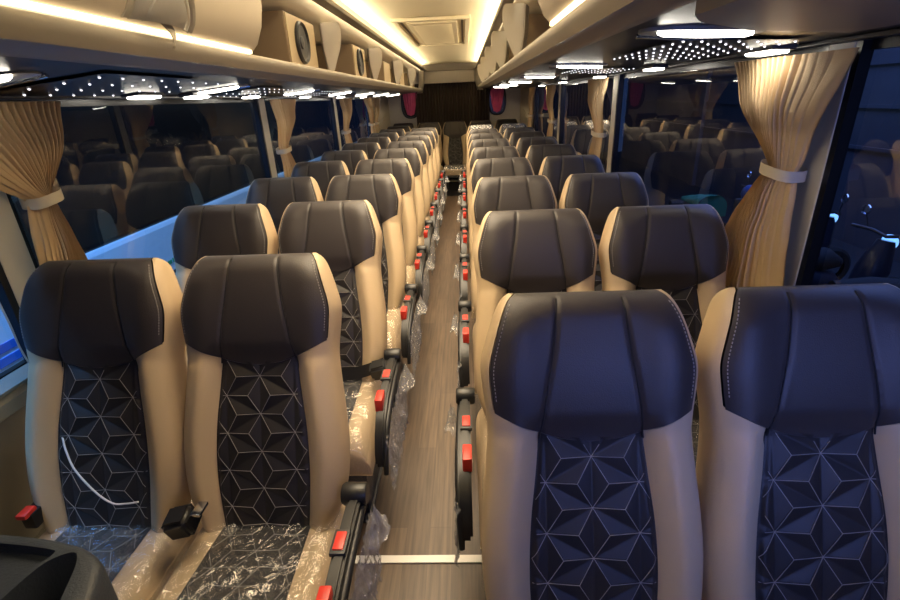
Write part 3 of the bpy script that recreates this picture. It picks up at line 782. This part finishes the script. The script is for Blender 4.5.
# ------------------------------------------------------------------ console at the lower left
co = empty('dashboard_console', (-.80, .45, .78), 'blue grey plastic console with a deep cup recess at the lower left', 'console')
def rrect(x0, x1, y0, y1, r, n=8):
    P = []
    for (cx, cy, a0) in ((x1-r, y1-r, 0), (x0+r, y1-r, 90), (x0+r, y0+r, 180), (x1-r, y0+r, 270)):
        for i in range(n+1): t = math.radians(a0+90*i/n); P.append((cx+r*math.cos(t), cy+r*math.sin(t)))
    return P
def loops(m, rings, capend=True):
    n = len(rings[0]); vs = [p for r in rings for p in r]
    fs = [(i*n+k, i*n+(k+1) % n, (i+1)*n+(k+1) % n, (i+1)*n+k) for i in range(len(rings)-1) for k in range(n)]
    if capend: fs.append(tuple((len(rings)-1)*n+k for k in range(n)))
    m.add(vs, fs)
CX, CY, CZ = co.location
def ring(x0, x1, y0, y1, r, z): return [(p[0]-CX, p[1]-CY, z-CZ) for p in rrect(x0, x1, y0, y1, r)]
zt = .845
def smoothpoly(P, k=6):
    out = []; n = len(P)
    for i in range(n):
        a, b, c, d = [Vector((*P[(i+j) % n], 0)) for j in (-1, 0, 1, 2)]
        for q in range(k):
            t = q/k; v = .5*((2*b) + (c-a)*t + (2*a-5*b+4*c-d)*t*t + (3*b-a-3*c+d)*t**3); out.append((v.x-CX, v.y-CY))
    return out
m = MB()
outl = smoothpoly([(-1.20, .60), (-.95, .597), (-.80, .590), (-.68, .572), (-.605, .540), (-.572, .49), (-.556, .42), (-.55, .30), (-.56, .17), (-.62, .12), (-.9, .11), (-1.20, .12), (-1.235, .2), (-1.235, .52)])
def shr(P, k):      # shrink towards the middle of the tray
    cx = sum(p[0] for p in P)/len(P); cy = sum(p[1] for p in P)/len(P)
    return [(cx+(p[0]-cx)*(1-k/.33), cy+(p[1]-cy)*(1-k/.24)) for p in P]
loops(m, [[(*p, z-CZ) for p in shr(outl, k)] for k, z in ((.01, .69), (0, .70), (0, zt-.022), (.002, zt-.010), (.008, zt-.003), (.016, zt))])
m.f.append(tuple(range(len(outl)))[::-1])
body = m.build('tray_body', M['console'], co, angle=40, smooth=True)
for P, dep in (([(-1.16, .572), (-.95, .572), (-.80, .565), (-.70, .553), (-.684, .543), (-.70, .515), (-.745, .44), (-.77, .36), (-.78, .24), (-.82, .18), (-1.16, .18), (-1.185, .36)], .020),
               ([(-.655, .546), (-.636, .533), (-.618, .49), (-.603, .43), (-.60, .30), (-.62, .22), (-.68, .20), (-.71, .25), (-.712, .38), (-.700, .47), (-.685, .525)], .10)):
    k = MB(); k.prism(smoothpoly(P), 'z', zt-dep-CZ, zt+.05-CZ); ko = k.build('cutter', M['console'], None, smooth=False); ko.location = co.location
    bpy.context.view_layer.update()
    md = body.modifiers.new('cut', 'BOOLEAN'); md.operation = 'DIFFERENCE'; md.object = ko; md.solver = 'EXACT'
    bpy.context.view_layer.update()
    me = bpy.data.meshes.new_from_object(body.evaluated_get(bpy.context.evaluated_depsgraph_get()))
    body.modifiers.clear(); body.data = me; bpy.data.objects.remove(ko)
m = MB(); m.box(-.28, -.20, -.25, .05, -.78, -.08, .01); m.build('support_post', M['console'], co, smooth=False)

# thin cable from the left window across the first window seat
def cab(pts, r, label):
    P = [Vector(p) for p in pts]; out = []
    for i in range(len(P)-1):
        a, b, c, d = P[max(i-1, 0)], P[i], P[i+1], P[min(i+2, len(P)-1)]
        for k in range(10):
            t = k/10; out.append(.5*((2*b) + (c-a)*t + (2*a-5*b+4*c-d)*t*t + (3*b-a-3*c+d)*t**3))
    out.append(P[-1]); m = MB(); m.tube(out, r, 8); return tag(m.build('cable', M['cable']), label, 'cable')
def fs(u, v, off=.006): p = front(u, v, off); return (p[0]+XLW, p[1]+1.28, p[2])
cab([(-1.29, 1.184, 1.09), (-1.29, 1.186, 1.024), (-1.29, 1.189, .961), (-1.29, 1.189, .888), (-1.288, 1.198, .816), (-1.287, 1.214, .787), (-1.275, 1.225, .782), (-1.262, 1.215, .775), (-1.260, 1.206, .714), (-1.255, 1.16, .66), (-1.21, 1.10, .685), (-1.157, 1.075, .675), (-1.125, 1.04, .643), (-1.08, 1.0, .61), (-1.013, .965, .566), (-.959, .945, .546), (-.925, .945, .543), (-.887, .945, .549)], .0025, 'thin white cable hanging from the left window over the nearest window seat')

# ------------------------------------------------------------------ outside
m = MB(); m.box(-9, 9, -6, 22, -1.0, -.95); tag(m.build('ground', M['asphalt'], smooth=False), kind='structure')
GY, GZ = 3.69, 1.28
nb = empty('neighbouring_coach', (-2.45, 5, -.95), 'pale blue coach parked alongside beyond the left windows', 'coach')
m = MB(); m.box(-1.2, 0, -6, 8, .35, 1.62, .04); m.build('body_side', M['coach_blue'], nb, smooth=False)
m = MB(); m.box(-1.15, -.012, -6, 8, 1.60, 2.95, .05); m.build('window_band', M['nightglass'], nb, smooth=False)
m = MB()
for z in (1.24, 1.31): m.box(-.01, .006, -6, -2.4, z, z+.045)
m.box(-.01, .006, -6, -2.45, 1.0, 1.2); m.build('blue_stripes', M['stripe'], nb, smooth=False)
m = MB(); m.box(-.01, .006, GY-5, GY-4.95, GZ, GZ+.03); m.box(-.01, .006, GY-4.93, GY-4.85, GZ, GZ+.035); m.build('green_marking', M['greenpaint'], nb, smooth=False)
for y in (-3.5, 4.5):
    m = MB(); m.lathe([(.001, -.02), (.28, -.02), (.46, 0), (.48, .1), (.46, .2), (.3, .22)], (-.2, y, .48), (1, 0, 0), 28); m.build('wheel', M['rubber'], nb)
# dark building to the right
m = MB(); m.box(6.2, 6.5, -3, 20, -.95, 5)
for z in (.5, 1.1, 1.7, 2.3): m.box(6.16, 6.2, -3, 20, z, z+.05)
for y in (-1, 2.6, 6.2, 9.8, 13.4): m.box(6.1, 6.2, y, y+.3, -.95, 5)
tag(m.build('garage_wall', M['night'], smooth=False), 'dark panelled building wall across the yard beyond the right windows', 'building')
def scooter():
    r = empty('scooter', (0, 0, 0), 'scooter', 'scooter')
    for y in (-.62, .62):
        m = MB(); m.lathe([(.17, -.05), (.22, -.055), (.255, -.03), (.262, 0), (.255, .03), (.22, .055), (.17, .05)], (0, y, .262), (1, 0, 0), 28)
        w = m.build('wheel', M['rubber'], r); m = MB(); m.lathe([(.001, -.03), (.05, -.03), (.06, 0), (.17, .02), (.175, -.02), (.06, -.02)], (0, y, .262), (1, 0, 0), 20); m.build('rim', M['chrome'], w)
    m = MB(); m.tube([(0, .75, .62), (0, .45, .60), (0, .15, .50), (0, -.05, .34), (0, -.28, .34), (0, -.40, .62), (0, -.46, .92)], [.06, .14, .15, .12, .13, .15, .08], 14); m.build('body', M['bike'], r)
    m = MB(); m.tube([(0, .78, .80), (0, .5, .79), (0, .2, .77), (0, .02, .72)], [.07, .12, .12, .05], 12); m.build('saddle', M['rubber'], r)
    m = MB(); m.tube([(-.32, -.34, 1.02), (-.14, -.42, 1.0), (0, -.44, .96), (.14, -.42, 1.0), (.32, -.34, 1.02)], .018, 8)
    for s in (-1, 1): m.tube([(s*.2, -.42, 1.0), (s*.25, -.40, 1.16)], .006, 6)
    m.build('handlebar', M['metal'], r)
    for s in (-1, 1):
        m = MB(); m.lathe([(.001, -.012), (.05, -.012), (.055, 0), (.05, .01)], (s*.26, -.40, 1.19), (0, 1, .1), 16); m.build('mirror', M['chrome'], r)
    m = MB(); m.lathe([(.001, .05), (.05, .045), (.075, .02), (.08, -.02)], (0, -.50, .90), (0, -1, 0), 20); m.build('headlamp', M['bluelamp'], r)
    m = MB(); m.box(-.07, .07, .80, .83, .60, .66, .01); m.build('tail_lamp', M['tail'], r)
    m = MB(); m.box(-.11, .11, .84, .85, .42, .56, .004); m.build('number_plate', M['plate'], r)
    m = MB(); m.tube([(0, -.44, .9), (0, -.60, .3)], .03, 8); m.build('fork', M['metal'], r)
    return r
s0 = scooter(); f3 = [True]
SC = [(3.75, 2.9, 95, 'nearest dark scooter outside the right front window'), (3.9, 3.85, 82, 'dark scooter parked second from the front outside on the right'),
      (3.85, 4.85, 98, 'dark scooter parked third from the front outside on the right'), (4.0, 6.0, 90, 'dark scooter parked fourth from the front outside on the right'), (3.9, 7.4, 85, 'farthest dark scooter outside on the right')]
for x, y, a, l in SC: put(s0, f3, (x, y, -.95), (0, 0, math.radians(a)), l, 'scooters parked outside on the right')
m = MB(); m.grid(20, 14, lambda a, b: (2.6+.15*math.cos(a*PI), 5.36+.42*(b-.5)+.03*math.sin(a*9), .32+.13*math.sin(a*PI)*(1-.5*b)+.02*noise.noise(Vector((a*5, b*5, 0)))))
m.grid(20, 2, lambda a, b: (2.6+.15*math.cos(a*PI), 5.15, .32-.1*b+.13*math.sin(a*PI)*(1-b)))
tag(m.build('plastic_sheet', M['green']), 'green plastic sheet draped over something outside the right window', 'sheet')
m = MB(); m.box(2.46, 2.74, 5.16, 5.56, -.95, .31, .03); tag(m.build('crate_stack', M['night'], smooth=False), 'dark crate outside on the right carrying the green sheet', 'crate')
m = MB(); m.lathe([(.07, -.05), (.085, 0), (.075, .045), (.045, .075), (.001, .085)], (2.6, 4.5, .58), (0, 0, 1), 24); o = m.build('helmet', M['bluehelmet']); tag(o, 'blue gloss helmet resting outside the right window', 'helmet')
m = MB(); m.box(2.5, 2.7, 4.4, 4.6, -.95, .53, .03); tag(m.build('post', M['night'], smooth=False), 'dark post outside on the right carrying the blue helmet', 'post')

# ------------------------------------------------------------------ lights
def area(name, loc, rot, sx, sy, power, col):
    l = bpy.data.lights.new(name, 'AREA'); l.shape = 'RECTANGLE'; l.size = sx; l.size_y = sy; l.energy = power; l.color = col
    o = bpy.data.objects.new(name, l); C.objects.link(o); o.location = loc; o.rotation_euler = rot; return o
area('front_blue_fill', (.80, -.55, 1.40), (math.radians(80), 0, math.radians(4)), 1.0, .7, 4.6, (.24, .33, 1)).data.spread = math.radians(85)  # blue light added behind the camera to tint the nearest right seats
area('ceiling_wash', (-.22, 4.2, 1.99), (0, 0, 0), .7, 6.3, 84, (1, .80, .54)).data.spread = math.radians(110)  # broad fill added below the ceiling to raise the cabin light
area('front_left_fill', (-.85, -.30, 1.97), (math.radians(40), 0, math.radians(5)), .4, .2, 3.2, (1, .92, .80)).data.spread = math.radians(62)  # unseen fill added to light the fronts of the nearest left seats
for x_, r_y in ((-.655, -1), (.235, 1)):
    area('cove_glow', (x_, 4.3, 1.982), (0, math.radians(118)*r_y, 0), .03, 9, 21, (1, .84, .56))
area('yard_light_left', (-1.75, 1.4, 2.6), (0, math.radians(-20), 0), .5, 4, 170, (.20, .50, 1))
area('yard_light_left_far', (-1.75, 6.4, 2.8), (0, math.radians(-20), 0), .5, 5, 90, (.62, .78, 1))
area('yard_light_right', (4.3, 5.0, 4.5), (0, math.radians(-10), 0), 3, 8, 320, (.20, .34, 1))
w = bpy.data.worlds.new('night sky'); sc.world = w; w.use_nodes = True
w.node_tree.nodes['Background'].inputs[0].default_value = (.05, .10, .28, 1); w.node_tree.nodes['Background'].inputs[1].default_value = .25

# ------------------------------------------------------------------ camera
f, pi_, ya, ro = 482, .397, -.0425, -.0433
fw = Vector((math.sin(ya)*math.cos(pi_), math.cos(ya)*math.cos(pi_), -math.sin(pi_)))
r_ = Vector((math.cos(ya), -math.sin(ya), 0)); u_ = r_.cross(fw)
r2 = r_*math.cos(ro) + u_*math.sin(ro); u2 = -r_*math.sin(ro) + u_*math.cos(ro)
cd = bpy.data.cameras.new('camera'); cam = bpy.data.objects.new('camera', cd); C.objects.link(cam)
cd.sensor_width = 36; cd.lens = f/900*36; cd.clip_start = .01
mw = Matrix((r2, u2, -fw)).transposed().to_4x4(); mw.translation = Vector((0, 0, 1.5)); cam.matrix_world = mw
sc.camera = cam
sc.view_settings.view_transform = 'Standard'; sc.view_settings.look = 'None'; sc.view_settings.gamma = 1; sc.view_settings.use_curve_mapping = False
sc.view_settings.exposure = .1
sc.cycles.use_denoising = True; sc.cycles.max_bounces = 8; sc.cycles.transparent_max_bounces = 16
